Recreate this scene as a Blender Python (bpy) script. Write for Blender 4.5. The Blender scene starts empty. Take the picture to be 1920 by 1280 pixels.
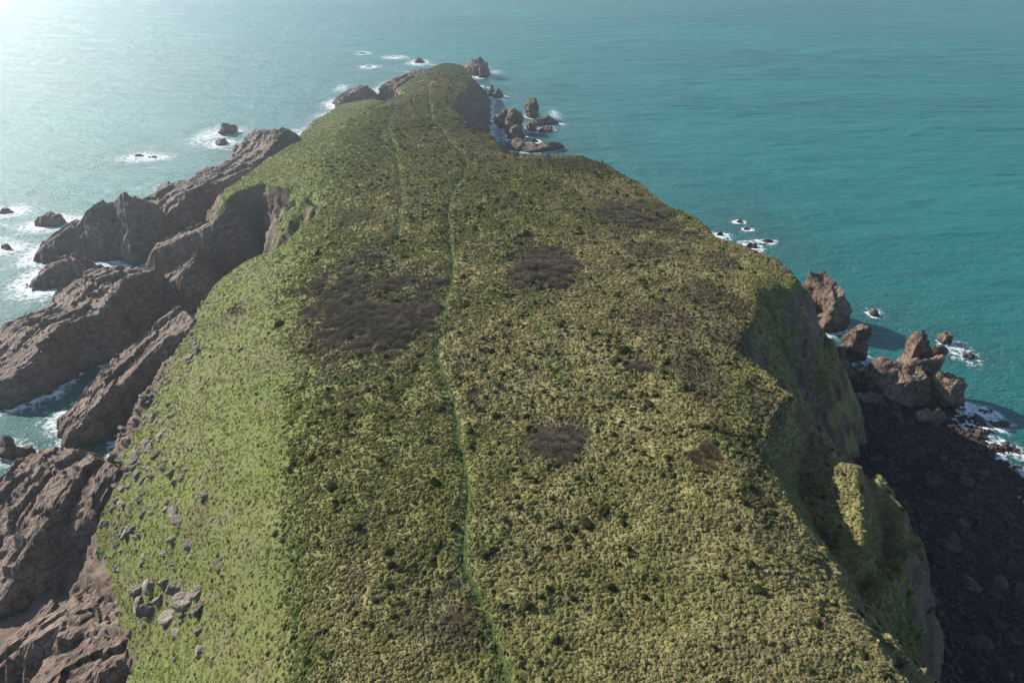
import bpy, math, random
import numpy as np
from mathutils import Vector, kdtree

rng = np.random.default_rng(7)
random.seed(7)
scene = bpy.context.scene
C = scene.collection
R = math.radians

# ------------------------------------------------------------------ camera
CAM_H, PITCH, FPX = 95.0, 33.0, 1280.0          # metres above the sea, degrees down, focal length in photo pixels
cam_d = bpy.data.cameras.new('camera'); cam = bpy.data.objects.new('camera', cam_d); C.objects.link(cam)
cam.location = (0, 0, CAM_H); cam.rotation_euler = (R(90 - PITCH), 0, 0)
cam_d.sensor_width = 36; cam_d.lens = 24; cam_d.clip_start = 0.5; cam_d.clip_end = 60000
scene.camera = cam

# ------------------------------------------------------------------ light
SUN_EL, SUN_AZ = 28.0, -56.0                    # azimuth measured from +Y, negative = left
world = bpy.data.worlds.new('World'); scene.world = world; world.use_nodes = True
wn = world.node_tree; wn.nodes.clear()
sky = wn.nodes.new('ShaderNodeTexSky'); sky.sky_type = 'NISHITA'; sky.sun_disc = False
sky.sun_elevation = R(SUN_EL); sky.sun_rotation = R(SUN_AZ); sky.dust_density = 0.15; sky.ozone_density = 2.0; sky.altitude = 50
bg = wn.nodes.new('ShaderNodeBackground'); bg.inputs['Strength'].default_value = 0.09
wo = wn.nodes.new('ShaderNodeOutputWorld')
wn.links.new(sky.outputs[0], bg.inputs[0]); wn.links.new(bg.outputs[0], wo.inputs[0])
sd = bpy.data.lights.new('sun', 'SUN'); sd.energy = 5.0; sd.angle = R(0.53); sd.color = (1.0, 0.95, 0.87)
so = bpy.data.objects.new('sun', sd); C.objects.link(so)
az, el = R(SUN_AZ), R(SUN_EL)
sun_dir = Vector((math.sin(az) * math.cos(el), math.cos(az) * math.cos(el), math.sin(el)))
so.rotation_euler = (-sun_dir).to_track_quat('-Z', 'Y').to_euler(); so.location = (-200, 150, 300)
scene.view_settings.view_transform = 'Standard'; scene.view_settings.look = 'None'
scene.view_settings.exposure = 1.1; scene.view_settings.gamma = 1.0
scene.cycles.use_denoising = True
scene.cycles.max_bounces = 6; scene.cycles.volume_bounces = 0; scene.cycles.transparent_max_bounces = 4
scene.cycles.sample_clamp_indirect = 4.0; scene.cycles.sample_clamp_direct = 0

# ------------------------------------------------------------------ numpy noise
def _h(ix, iy, iz, seed):
    n = (ix.astype(np.int64) * 374761393 + iy.astype(np.int64) * 668265263 + iz.astype(np.int64) * 2147483647 + seed * 1274126177) & 0xffffffff
    n = ((n ^ (n >> 13)) * 1274126177) & 0xffffffff
    n = ((n ^ (n >> 16)) * 2246822519) & 0xffffffff
    return ((n ^ (n >> 15)) & 0xffffff) / float(0xffffff)
def vn2(x, y, seed=0):
    ix, iy = np.floor(x), np.floor(y); fx, fy = x - ix, y - iy
    fx = fx * fx * fx * (fx * (fx * 6 - 15) + 10); fy = fy * fy * fy * (fy * (fy * 6 - 15) + 10)
    z = np.zeros_like(ix)
    a, b, c, d = _h(ix, iy, z, seed), _h(ix + 1, iy, z, seed), _h(ix, iy + 1, z, seed), _h(ix + 1, iy + 1, z, seed)
    return (a * (1 - fx) + b * fx) * (1 - fy) + (c * (1 - fx) + d * fx) * fy
def fbm(x, y, seed=0, o=4, g=0.5):
    s, a, t = 0, 1.0, 0
    for k in range(o):
        s = s + a * vn2(x * 2 ** k + 17.3 * k, y * 2 ** k - 9.1 * k, seed + k); t += a; a *= g
    return s / t                                 # 0..1
def ridge(x, y, seed=0, o=3):
    s, a, t = 0, 1.0, 0
    for k in range(o):
        s = s + a * (1 - np.abs(2 * vn2(x * 2 ** k + 5.2 * k, y * 2 ** k + 3.7 * k, seed + k) - 1)); t += a; a *= .5
    return s / t
def vn3(x, y, z, seed=0):
    ix, iy, iz = np.floor(x), np.floor(y), np.floor(z); fx, fy, fz = x - ix, y - iy, z - iz
    fx, fy, fz = [f * f * (3 - 2 * f) for f in (fx, fy, fz)]
    def L(k):
        a, b, c, d = _h(ix, iy, iz + k, seed), _h(ix + 1, iy, iz + k, seed), _h(ix, iy + 1, iz + k, seed), _h(ix + 1, iy + 1, iz + k, seed)
        return (a * (1 - fx) + b * fx) * (1 - fy) + (c * (1 - fx) + d * fx) * fy
    return L(0) * (1 - fz) + L(1) * fz
def fbm3(p, s, seed=0, o=3):
    r, a, t = 0, 1.0, 0
    for k in range(o):
        r = r + a * vn3(p[:, 0] * s + 7.7 * k, p[:, 1] * s + 3.1 * k, p[:, 2] * s + 1.9 * k, seed + k); t += a; a *= .5; s *= 2
    return r / t
def sstep(a, b, x):
    t = np.clip((x - a) / (b - a), 0, 1); return t * t * (3 - 2 * t)

# ------------------------------------------------------------------ helpers
def ray(px, py):
    dx, dy = px - 960.0, py - 640.0; cp, sp = math.cos(R(PITCH)), math.sin(R(PITCH))
    return np.array([dx, FPX * cp - dy * sp, -(FPX * sp + dy * cp)])
def at_z(px, py, z):
    d = ray(px, py); t = (z - CAM_H) / d[2]; return np.array([d[0] * t, d[1] * t, z])
def mesh_obj(name, verts, faces, mat, parent=None, smooth=True):
    verts = np.asarray(verts, np.float32); faces = np.asarray(faces, np.int32)
    me = bpy.data.meshes.new(name); n = faces.shape[1]
    me.vertices.add(len(verts)); me.vertices.foreach_set('co', verts.ravel())
    me.loops.add(faces.size); me.loops.foreach_set('vertex_index', faces.ravel())
    me.polygons.add(len(faces)); me.polygons.foreach_set('loop_start', np.arange(0, faces.size, n, dtype=np.int32))
    me.update(calc_edges=True)
    me.polygons.foreach_set('use_smooth', np.full(len(faces), smooth)); me.materials.append(mat)
    o = bpy.data.objects.new(name, me); C.objects.link(o); o.parent = parent
    return o
def grid_faces(nu, nv):
    i = np.arange(nu - 1)[:, None] * nv + np.arange(nv - 1)[None, :]
    i = i.ravel(); return np.stack([i, i + nv, i + nv + 1, i + 1], 1)
def fattr(o, name, data, typ='FLOAT'):
    a = o.data.attributes.new(name, typ, 'POINT')
    if typ == 'FLOAT': a.data.foreach_set('value', np.asarray(data, np.float32).ravel())
    elif typ == 'FLOAT_COLOR': a.data.foreach_set('color', np.concatenate([data, np.ones((len(data), 1))], 1).astype(np.float32).ravel())
    elif typ == 'FLOAT_VECTOR': a.data.foreach_set('vector', np.asarray(data, np.float32).ravel())
    elif typ == 'INT': a.data.foreach_set('value', np.asarray(data, np.int32).ravel())
def tag(o, label=None, cat=None, group=None, kind=None):
    for k, v in (('label', label), ('category', cat), ('group', group), ('kind', kind)):
        if v: o[k] = v
    return o
def empty(name, loc):
    o = bpy.data.objects.new(name, None); C.objects.link(o); o.location = loc; o.empty_display_size = .3; return o

# ------------------------------------------------------------------ materials
class NT:
    def __init__(s, name):
        s.m = bpy.data.materials.new(name); s.m.use_nodes = True; s.t = s.m.node_tree; s.t.nodes.clear()
        s.out = s.n('ShaderNodeOutputMaterial')
    def n(s, typ, **kw):
        o = s.t.nodes.new(typ)
        for k, v in kw.items(): setattr(o, k, v)
        return o
    def l(s, a, b): s.t.links.new(a, b)
    def noise(s, vec, scale, detail=4, rough=.55, w=None):
        o = s.n('ShaderNodeTexNoise'); o.inputs['Scale'].default_value = scale; o.inputs['Detail'].default_value = detail; o.inputs['Roughness'].default_value = rough
        if vec is not None: s.l(vec, o.inputs['Vector'])
        return o.outputs['Fac']
    def ramp(s, fac, stops):
        o = s.n('ShaderNodeValToRGB'); e = o.color_ramp.elements
        while len(e) < len(stops): e.new(.5)
        for i, (p, c) in enumerate(stops):
            e[i].position = p; e[i].color = (*c, 1) if not isinstance(c, (int, float)) else (c, c, c, 1)
        s.l(fac, o.inputs[0]); return o.outputs[0]
    def mix(s, fac, a, b, typ='MIX'):
        o = s.n('ShaderNodeMix', data_type='RGBA', blend_type=typ)
        for v, i in ((fac, 0), (a, 6), (b, 7)):
            if hasattr(v, 'is_output'): s.l(v, o.inputs[i])
            else: o.inputs[i].default_value = v if i == 0 else (*v, 1)
        return o.outputs[2]
    def math(s, op, a, b=0.0):
        o = s.n('ShaderNodeMath', operation=op)
        for v, i in ((a, 0), (b, 1)):
            if hasattr(v, 'is_output'): s.l(v, o.inputs[i])
            else: o.inputs[i].default_value = v
        return o.outputs[0]
    def mapping(s, vec, scale, rot=(0, 0, 0)):
        o = s.n('ShaderNodeMapping'); o.inputs['Scale'].default_value = scale; o.inputs['Rotation'].default_value = rot; s.l(vec, o.inputs[0]); return o.outputs[0]
    def attr(s, name, typ='GEOMETRY'):
        o = s.n('ShaderNodeAttribute'); o.attribute_name = name; o.attribute_type = typ; return o
    def bump(s, h, strength, dist, normal=None):
        o = s.n('ShaderNodeBump'); o.inputs['Strength'].default_value = strength; o.inputs['Distance'].default_value = dist; s.l(h, o.inputs['Height'])
        if normal: s.l(normal, o.inputs['Normal'])
        return o.outputs[0]
    def principled(s, color, rough, normal=None, spec=.5, ior=1.45):
        o = s.n('ShaderNodeBsdfPrincipled'); o.inputs['IOR'].default_value = ior; o.inputs['Specular IOR Level'].default_value = spec
        for v, k in ((color, 'Base Color'), (rough, 'Roughness')):
            if hasattr(v, 'is_output'): s.l(v, o.inputs[k])
            else: o.inputs[k].default_value = v if k == 'Roughness' else (*v, 1)
        if normal: s.l(normal, o.inputs['Normal'])
        s.l(o.outputs[0], s.out.inputs[0]); return o

def rock_color(k, pos):
    """red-brown to grey coastal sandstone"""
    big = k.noise(pos, .11, 3); mid = k.noise(pos, .9, 5, .6); fine = k.noise(pos, 5, 5, .65)
    c = k.ramp(big, [(.32, (.140, .083, .058)), (.5, (.212, .138, .099)), (.66, (.268, .195, .148))])
    c = k.mix(k.ramp(mid, [(.46, 0.0), (.74, .55)]), c, (.31, .255, .20))
    c = k.mix(k.ramp(fine, [(.40, .6), (.54, 0.0)]), c, (.06, .048, .042))
    return c, mid, fine
def make_rock_mat(name, wet=True):
    k = NT(name); g = k.n('ShaderNodeNewGeometry').outputs['Position']
    c, mid, fine = rock_color(k, g)
    if wet:                                                  # weed and wet rock in the splash zone
        z = k.n('ShaderNodeSeparateXYZ'); k.l(g, z.inputs[0])
        zz = k.math('ADD', z.outputs[2], k.math('MULTIPLY', mid, -3.0))
        w = k.ramp(k.math('MULTIPLY', k.math('ADD', zz, 2.0), .25), [(.15, 1.0), (.55, 0.0)])
        c = k.mix(w, c, (.035, .030, .024))
    bed = k.noise(k.mapping(k.mapping(g, (1, 1, 1), (0, 0, R(-48))), (.10, 1.5, 1.3)), 1.0, 6, .65)
    c = k.mix(k.ramp(bed, [(.40, .65), (.5, 0.0)]), c, (.055, .036, .026)); c = k.mix(k.ramp(bed, [(.56, 0.0), (.7, .5)]), c, (.34, .27, .21))
    h = k.math('ADD', k.math('MULTIPLY', bed, 1.3), k.math('MULTIPLY', fine, .35))
    v = k.n('ShaderNodeTexVoronoi'); v.feature = 'DISTANCE_TO_EDGE'; v.inputs['Scale'].default_value = .45
    k.l(k.mapping(g, (1.0, .45, 1.2), (0, 0, -.85)), v.inputs['Vector'])
    crack = k.ramp(v.outputs['Distance'], [(0.0, 0.0), (.06, 1.0)])
    c = k.mix(k.math('MULTIPLY', k.math('SUBTRACT', 1.0, crack), .55), c, (.045, .036, .03))
    h = k.math('ADD', h, k.math('MULTIPLY', crack, .35))
    k.principled(c, .8, k.bump(h, 1.0, .55), .25)
    return k.m
M_ROCK = make_rock_mat('sandstone_rock')

def make_boulder_mat(name, lo, hi, lichen):
    k = NT(name); oi = k.n('ShaderNodeObjectInfo'); tc = k.n('ShaderNodeTexCoord').outputs['Object']
    c = k.mix(oi.outputs['Random'], lo, hi)
    n = k.noise(tc, 1.6, 6, .65)
    c = k.mix(k.ramp(n, [(.5, 0.0), (.68, .8)]), c, lichen)
    c = k.mix(k.ramp(k.noise(tc, 4.5, 4), [(.36, .7), (.5, 0.0)]), c, (.04, .035, .03))
    k.principled(c, .82, k.bump(k.noise(tc, 3.0, 7, .65), .8, .3), .25); return k.m
M_BOULDER = make_boulder_mat('lichen_boulder', (.13, .100, .075), (.235, .190, .145), (.34, .295, .225))
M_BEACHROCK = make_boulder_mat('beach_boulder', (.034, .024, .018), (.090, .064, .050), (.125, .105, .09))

def make_land_mat():
    k = NT('headland_turf'); g = k.n('ShaderNodeNewGeometry').outputs['Position']
    base = k.attr('tint').outputs['Color']
    n1 = k.noise(g, 2.2, 5, .6); n2 = k.noise(g, 9.0, 4, .6)
    c = k.mix(k.ramp(n1, [(.35, .22), (.6, 0.0)]), base, (.040, .044, .018))
    c = k.mix(k.ramp(n2, [(.5, 0.0), (.72, .35)]), c, (.20, .185, .08))
    r, mid, fine = rock_color(k, g)
    pale = k.noise(k.mapping(g, (.6, .6, .9), (0, .5, .4)), 1.0, 7, .75)
    r = k.mix(k.ramp(pale, [(.57, 0.0), (.63, .75)]), r, (.34, .32, .29))
    r = k.mix(.35, r, (.030, .022, .015))
    rockf = k.attr('rock').outputs['Fac']
    f = k.ramp(k.math('ADD', rockf, k.math('MULTIPLY', k.math('SUBTRACT', mid, .5), 1.2)), [(.42, 0.0), (.58, 1.0)])
    c = k.mix(f, c, r)
    h = k.math('ADD', k.math('MULTIPLY', n1, .35), k.math('MULTIPLY', fine, .2))
    k.principled(c, .9, k.bump(h, .9, .5), .15); return k.m
M_LAND = make_land_mat()

def make_leaf_mat(name, use_inst=True, col=(.1, .1, .05), trans=.38):
    k = NT(name)
    if use_inst: c = k.attr('tint', 'INSTANCER').outputs['Color']
    else:
        oi = k.n('ShaderNodeObjectInfo'); c = k.mix(oi.outputs['Random'], col, tuple(x * 1.5 for x in col))
    tc = k.n('ShaderNodeTexCoord').outputs['Object']; z = k.n('ShaderNodeSeparateXYZ'); k.l(tc, z.inputs[0])
    d = k.n('ShaderNodeBsdfDiffuse'); t = k.n('ShaderNodeBsdfTranslucent'); m = k.n('ShaderNodeMixShader'); m.inputs[0].default_value = trans
    k.l(c, d.inputs[0]); k.l(c, t.inputs[0]); k.l(d.outputs[0], m.inputs[1]); k.l(t.outputs[0], m.inputs[2]); k.l(m.outputs[0], k.out.inputs[0])
    return k.m
M_BLADE = make_leaf_mat('tussock_blades')
M_TWIG = make_leaf_mat('blackthorn_twigs', False, (.118, .098, .070), .1)
M_TWIGB = make_leaf_mat('brown_twigs', False, (.105, .078, .046), .1)
def make_path_mat():
    k = NT('trodden_turf'); g = k.n('ShaderNodeNewGeometry').outputs['Position']
    n = k.noise(g, 1.8, 5, .6)
    c = k.ramp(n, [(.3, (.028, .038, .014)), (.5, (.055, .075, .024)), (.72, (.115, .135, .05))])
    k.principled(c, 1.0, k.bump(k.noise(g, 8, 4), .8, .15), 0.0); return k.m
M_PATH = make_path_mat()

def make_sea_mat():
    k = NT('sea_water'); g = k.n('ShaderNodeNewGeometry').outputs['Position']
    rot = (0, 0, R(6))
    w1 = k.noise(k.mapping(g, (.035, .11, 1), rot), 1.0, 3, .5)
    w2 = k.noise(k.mapping(g, (.22, .50, 1), (0, 0, R(-8))), 1.0, 4, .6)
    w3 = k.noise(k.mapping(g, (.9, 1.8, 1), (0, 0, R(14))), 1.0, 5, .65)
    h = k.math('ADD', k.math('MULTIPLY', w1, 1.8), k.math('ADD', k.math('MULTIPLY', w2, 1.1), k.math('MULTIPLY', w3, .8)))
    nb = k.bump(h, 1.0, 1.0)
    big = k.noise(k.mapping(g, (.004, .011, 1), (0, 0, R(10))), 1.0, 4, .55)
    c = k.ramp(big, [(.3, (.000, .100, .100)), (.5, (.000, .126, .120)), (.7, (.004, .156, .144))])
    c = k.mix(k.ramp(k.attr('shallow').outputs['Fac'], [(0, 0.0), (1, .7)]), c, (.010, .060, .055))
    fo = k.attr('foam').outputs['Fac']
    fn = k.noise(k.mapping(g, (.55, .75, 1)), 1.0, 7, .68)
    fv = k.n('ShaderNodeTexVoronoi'); fv.feature = 'DISTANCE_TO_EDGE'; fv.inputs['Scale'].default_value = .42
    wv = k.n('ShaderNodeVectorMath', operation='ADD'); k.l(g, wv.inputs[0])
    nn = k.n('ShaderNodeTexNoise'); nn.inputs['Scale'].default_value = .5; k.l(g, nn.inputs['Vector'])
    sc = k.n('ShaderNodeVectorMath', operation='SCALE'); sc.inputs['Scale'].default_value = 4.0; k.l(nn.outputs['Color'], sc.inputs[0]); k.l(sc.outputs[0], wv.inputs[1]); k.l(wv.outputs[0], fv.inputs['Vector'])
    lace = k.math('SUBTRACT', 1.0, k.ramp(fv.outputs['Distance'], [(0, 0.0), (.28, 1.0)]))
    amt = k.math('ADD', k.math('MULTIPLY', fo, 1.05), k.math('ADD', k.math('MULTIPLY', k.math('SUBTRACT', fn, .5), 1.5), k.math('MULTIPLY', k.math('SUBTRACT', lace, .5), .35)))
    foam = k.ramp(amt, [(.52, 0.0), (.98, 1.0)])
    # a few whitecaps far out
    wc = k.ramp(k.math('ADD', k.noise(k.mapping(g, (.10, .35, 1)), 1.0, 6, .7), k.math('MULTIPLY', big, .1)), [(.80, 0.0), (.86, .55)])
    foam = k.math('MAXIMUM', foam, wc)
    c = k.mix(foam, c, (.78, .80, .80))
    ro = k.math('ADD', .32, k.math('MULTIPLY', foam, .7))
    k.principled(c, ro, nb, .5, 1.33); return k.m
M_SEA = make_sea_mat()
def make_beach_mat():
    k = NT('beach_cobbles'); g = k.n('ShaderNodeNewGeometry').outputs['Position']
    v = k.n('ShaderNodeTexVoronoi'); v.inputs['Scale'].default_value = 1.3; k.l(g, v.inputs['Vector'])
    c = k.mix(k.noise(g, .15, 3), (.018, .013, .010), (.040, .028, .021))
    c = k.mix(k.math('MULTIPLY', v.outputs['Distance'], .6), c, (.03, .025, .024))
    k.principled(c, .75, k.bump(k.math('SUBTRACT', 1.0, v.outputs['Distance']), 1, .5), .3); return k.m
M_BEACH = make_beach_mat()

# ------------------------------------------------------------------ headland: rim polygon (photo x, y, height) and profile below the rim
# (px, py, z, first slope, its width, second slope)
L1, L2 = (1.0, 7, 1.5), (1.3, 4, 2.0)
RIM = []
def rim(pts, prof):
    for p in pts: RIM.append((*at_z(*p), *prof))
RIM.append((-46, -40, 14, *L1)); RIM.append((-47, 25, 14.5, *L1))
rim([(258, 1235, 15), (250, 1170, 15), (235, 1085, 13.5), (192, 960, 12.5), (215, 890, 14), (262, 812, 15), (290, 745, 16), (325, 670, 17)], L1)
rim([(368, 597, 18), (400, 537, 19)], (1.6, 4, 2.0))
rim([(455, 495, 21), (520, 462, 24), (590, 407, 26.5), (610, 384, 26.5)], (1.5, 4, 2.2))
rim([(600, 366, 25.5), (560, 349, 23.5)], (.85, 13, 1.5))
rim([(490, 343, 21.5), (440, 360, 20.5), (408, 402, 18)], (1.9, 3, 2.6))
rim([(428, 352, 18), (470, 325, 17), (520, 287, 14), (563, 258, 10), (590, 226, 7), (640, 195, 5), (700, 184, 7)], (1.0, 5, 1.6))
rim([(733, 190, 9), (765, 180, 9), (745, 166, 7), (790, 136, 8), (830, 118, 12.5), (868, 123, 11.5)], (1.5, 3, 2.0))
rim([(888, 150, 11.5), (873, 170, 15), (850, 205, 18), (872, 240, 20), (925, 258, 22), (942, 286, 23)], (1.25, 30, 1.25))
rim([(1010, 293, 23.5), (1085, 293, 23), (1130, 306, 24), (1195, 342, 26), (1245, 382, 28), (1305, 408, 29.5), (1345, 445, 31), (1400, 466, 32), (1450, 484, 33)], (1.6, 4, 2.2))
rim([(1490, 522, 34), (1482, 535, 34), (1412, 542, 34.5), (1422, 595, 35), (1388, 650, 35.5)], (1.5, 18, 1.8))
rim([(1432, 705, 36), (1480, 742, 36), (1522, 785, 35.5), (1562, 840, 34.5)], (1.25, 12, 2.2))
rim([(1645, 878, 33), (1668, 930, 32), (1640, 1000, 31)], (1.5, 7, 2.4))
rim([(1575, 1075, 36.0), (1590, 1120, 37.4), (1650, 1200, 37.8), (1700, 1275, 38)], (1.15, 12, 2.0))
RIM.append((35, 20, 38, 1.15, 12, 2.0)); RIM.append((34, -40, 38, 1.15, 12, 2.0))
RIM = np.array(RIM)
CTRL = [(300, 1270, 20), (400, 1265, 27.5), (520, 1250, 34.8), (800, 1250, 37.6), (1200, 1250, 38.6), (1600, 1250, 38.6),
        (300, 1000, 21.5), (390, 1000, 27.8), (505, 1000, 35), (800, 1000, 37.6), (1200, 1000, 38.4), (1480, 1000, 38),
        (340, 800, 21.5), (420, 800, 28), (520, 800, 34), (850, 800, 37), (1200, 800, 37.4), (1400, 800, 37.2),
        (420, 600, 23), (470, 600, 27), (540, 600, 31.2), (850, 600, 35.8), (1200, 600, 36), (1350, 600, 35.6),
        (560, 480, 28), (650, 450, 31), (850, 450, 33.4), (1100, 450, 33.8), (1270, 450, 32),
        (540, 315, 21), (650, 350, 27.5), (850, 330, 30), (1050, 330, 28.5), (600, 260, 15), (680, 235, 18.5), (780, 230, 23), (850, 235, 23.5),
        (700, 200, 12), (770, 172, 14.5), (830, 170, 18.5), (820, 140, 15),
        (1440, 850, 37.2), (1485, 930, 37.4), (1535, 1000, 37.6), (1510, 890, 31.8), (1560, 960, 30.4), (1600, 1012, 29.0), (1590, 900, 32.9), (1612, 960, 32.4), (1500, 830, 34.5)]
CP = np.array([at_z(*p) for p in CTRL]); CP = np.concatenate([CP, RIM[:, :3], [(0, -40, 39.5), (-25, -30, 35.5), (25, -20, 39)]])
def tps_fit(P, lam=.6):
    n = len(P); D = np.linalg.norm(P[:, None, :2] - P[None, :, :2], axis=2) / 50
    K = np.where(D > 0, D * D * np.log(D + 1e-9), 0) + lam * .01 * np.eye(n)
    A = np.zeros((n + 3, n + 3)); Q = np.c_[np.ones(n), P[:, :2] / 50]
    A[:n, :n] = K; A[:n, n:] = Q; A[n:, :n] = Q.T
    return np.linalg.solve(A, np.r_[P[:, 2], 0, 0, 0])
TW = tps_fit(CP)
def top(x, y):
    r = TW[-3] + TW[-2] * x / 50 + TW[-1] * y / 50
    for i, p in enumerate(CP):
        D2 = ((x - p[0]) ** 2 + (y - p[1]) ** 2) / 2500
        r = r + TW[i] * .5 * D2 * np.log(D2 + 1e-12)
    return r
def rim_dist(x, y):
    """signed distance to the rim (+ inside), rim height and profile at the nearest rim point"""
    best = np.full(x.shape, 1e9); at = np.zeros(x.shape + (4,)); ins = np.zeros(x.shape, bool); n = len(RIM)
    for i in range(n):
        a, b = RIM[i], RIM[(i + 1) % n]; ex, ey = b[0] - a[0], b[1] - a[1]
        t = np.clip(((x - a[0]) * ex + (y - a[1]) * ey) / (ex * ex + ey * ey), 0, 1)
        d = np.hypot(x - a[0] - t * ex, y - a[1] - t * ey); m = d < best
        best[m] = d[m]; at[m] = (a[2:] + (b[2:] - a[2:]) * t[..., None])[m]
        c = (a[1] > y) != (b[1] > y); xi = a[0] + (y - a[1]) * ex / (ey if abs(ey) > 1e-9 else 1e-9)
        ins ^= c & (x < xi)
    return np.where(ins, best, -best), at
BRK_Y, BRK_X = [-40, 36, 60, 90, 115, 150, 190, 260, 330, 430], [-20, -21, -27.5, -36, -42, -48, -50, -60, -62, -48]
def land(x, y):
    d, at = rim_dist(x, y)
    d = d + (fbm(x / 9, y / 9, 3, 4) - .5) * np.where(x > 10, 2.4, 4.5) * sstep(14, 0, np.abs(d)) + (fbm(x / 2.2, y / 2.2, 4, 3) - .5) * 1.4
    o = np.clip(-d, 0, None); zr, s1, w1, s2 = [at[..., k] for k in range(4)]
    drop = s1 * np.minimum(o, w1) + s2 * np.clip(o - w1, 0, None)
    rough = sstep(.3, 3.0, o)
    rk = (ridge(x / 6 + y / 9, y / 13 - x / 13, 11, 4) - .55) * 4.2 * rough + (fbm(x / 1.6, y / 1.6, 21, 3) - .5) * 1.5 * rough
    xw, yw = x + (fbm(x / 5, y / 5, 24, 2) - .5) * 5, y + (fbm(x / 5, y / 5, 25, 2) - .5) * 5
    rk = rk + ((_h(np.floor(xw / 3.1), np.floor(yw / 2.3), 0 * x, 26) - .5) * 1.5 + (_h(np.floor(xw / 1.3), np.floor(yw / 1.1), 0 * x, 27) - .5) * .8) * rough
    zi = np.clip(top(x, y), 3, 41)
    cxr = np.interp(y, [30, 39, 47, 51, 57, 64, 70, 76], [34.5, 34.5, 33, 32, 31, 31, 33.5, 38]); e = x - cxr      # crest of the flat top above the little gully
    kx = 43.2 + .35 * (y - 60); kn = 32.6 + .40 * np.minimum(x - kx, 0) - 1.4 * np.clip(x - kx, 0, None) - .08 * np.abs(y - 66) - 1.1 * np.clip(54 - y, 0, None)
    zi = np.where((e > 0) & (y > 28) & (y < 76), np.maximum(37.6 - .02 * (y - 40) - 1.15 * e, np.where(y > 46, kn, 0)), zi)
    floor = -4 + 9 * np.exp(-(((x + 62) / 20) ** 2 + ((y - 172) / 20) ** 2)) + 5.5 * np.exp(-(((x - 66) / 16) ** 2 + ((y - 118) / 28) ** 2))
    floor = floor + 6.5 * np.exp(-(((x + 70) / 13) ** 2 + ((y - 66) / 17) ** 2))
    floor = floor + (fbm(x / 5, y / 5, 31, 4) - .5) * 3 * (floor > -3.5)
    zo = np.maximum(np.where(o > 0, zr * sstep(0, 4, o) + zi * (1 - sstep(0, 4, o)), zi) - drop + rk, floor)
    z = np.where(d > 0, zi, zo)
    # small hummocks in the turf, weaker on the short-cropped left slope
    hk = .3 + .7 * sstep(-5, 4, x - np.interp(y, BRK_Y, BRK_X))
    z = z + (fbm(x / 3.0, y / 3.0, 41, 4) - .5) * .75 * hk * sstep(-1, 3, d) + (ridge(x / 1.9, y / 1.5, 43, 2) - .6) * .17 * hk * sstep(-1, 3, d) + (fbm(x / 14, y / 14, 45, 3) - .5) * 1.1 * sstep(0, 8, d)
    return z, d

ys = np.concatenate([np.arange(-38, 28, 1.5), np.arange(28, 150, .5), np.arange(150, 260, .7), np.arange(260, 475, 1.1)])
xs = np.concatenate([np.arange(-135, 100, .55)])
YY, XX = np.meshgrid(ys, xs, indexing='ij')
ZZ, DD = land(XX, YY)
gy, gx = np.gradient(ZZ, ys, xs); SL = np.hypot(gx, gy)
def samp(A, x, y):
    j = np.clip(np.searchsorted(xs, x) - 1, 0, len(xs) - 2); i = np.clip(np.searchsorted(ys, y) - 1, 0, len(ys) - 2)
    fx = np.clip((x - xs[j]) / (xs[j + 1] - xs[j]), 0, 1); fy = np.clip((y - ys[i]) / (ys[i + 1] - ys[i]), 0, 1)
    return (A[i, j] * (1 - fx) + A[i, j + 1] * fx) * (1 - fy) + (A[i + 1, j] * (1 - fx) + A[i + 1, j + 1] * fx) * fy
TS = np.arange(30, 640, .25)
def hit(px, py):
    """first point of the headland (or the sea) along a photo pixel's ray"""
    d = ray(px, py); d = d / np.linalg.norm(d); p = np.array([0, 0, CAM_H]) + TS[:, None] * d
    z = np.where((p[:, 0] > xs[0]) & (p[:, 0] < xs[-1]) & (p[:, 1] < ys[-1]), samp(ZZ, p[:, 0], p[:, 1]), -9)
    k = np.argmax(p[:, 2] <= np.maximum(z, 0)); q = p[k]
    return np.array([q[0], q[1], max(float(z[k]), 0.0)])
def to_px(x, y, z):
    cp, sp = math.cos(R(PITCH)), math.sin(R(PITCH)); dz = z - CAM_H
    f = y * cp - dz * sp; u = y * sp + dz * cp
    return 960 + FPX * x / f, 640 - FPX * u / f, f

# ------------------------------------------------------------------ turf colours (what grows where)
def blob(px, py, c, r, rot=0.0):
    a = R(rot); dx, dy = px - c[0], py - c[1]
    u = (dx * math.cos(a) + dy * math.sin(a)) / r[0]; v = (-dx * math.sin(a) + dy * math.cos(a)) / r[1]
    return np.hypot(u, v)
def world_blob(x, y, c, r):                    # ellipse on the ground given by its photo centre and its radii in photo pixels
    p = hit(*c); ex = hit(c[0] + r[0], c[1]); ey = hit(c[0], c[1] - r[1])
    return np.hypot((x - p[0]) / max(abs(ex[0] - p[0]), .5), (y - p[1]) / max(abs(ey[1] - p[1]), .5))
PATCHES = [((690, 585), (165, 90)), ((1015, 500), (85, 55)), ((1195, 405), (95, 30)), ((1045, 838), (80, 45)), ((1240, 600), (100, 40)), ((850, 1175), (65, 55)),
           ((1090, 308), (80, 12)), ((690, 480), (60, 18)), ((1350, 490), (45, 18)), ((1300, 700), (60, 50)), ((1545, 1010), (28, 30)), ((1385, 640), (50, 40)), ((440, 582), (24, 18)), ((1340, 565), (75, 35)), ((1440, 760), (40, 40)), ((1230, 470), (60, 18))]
def break_line(x, y):                          # where the tussock sward of the flat top gives way to the short turf of the left slope
    bx = np.interp(y, BRK_Y, BRK_X)
    return x - bx + (fbm(x / 12, y / 12, 55, 3) - .5) * 6
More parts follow.
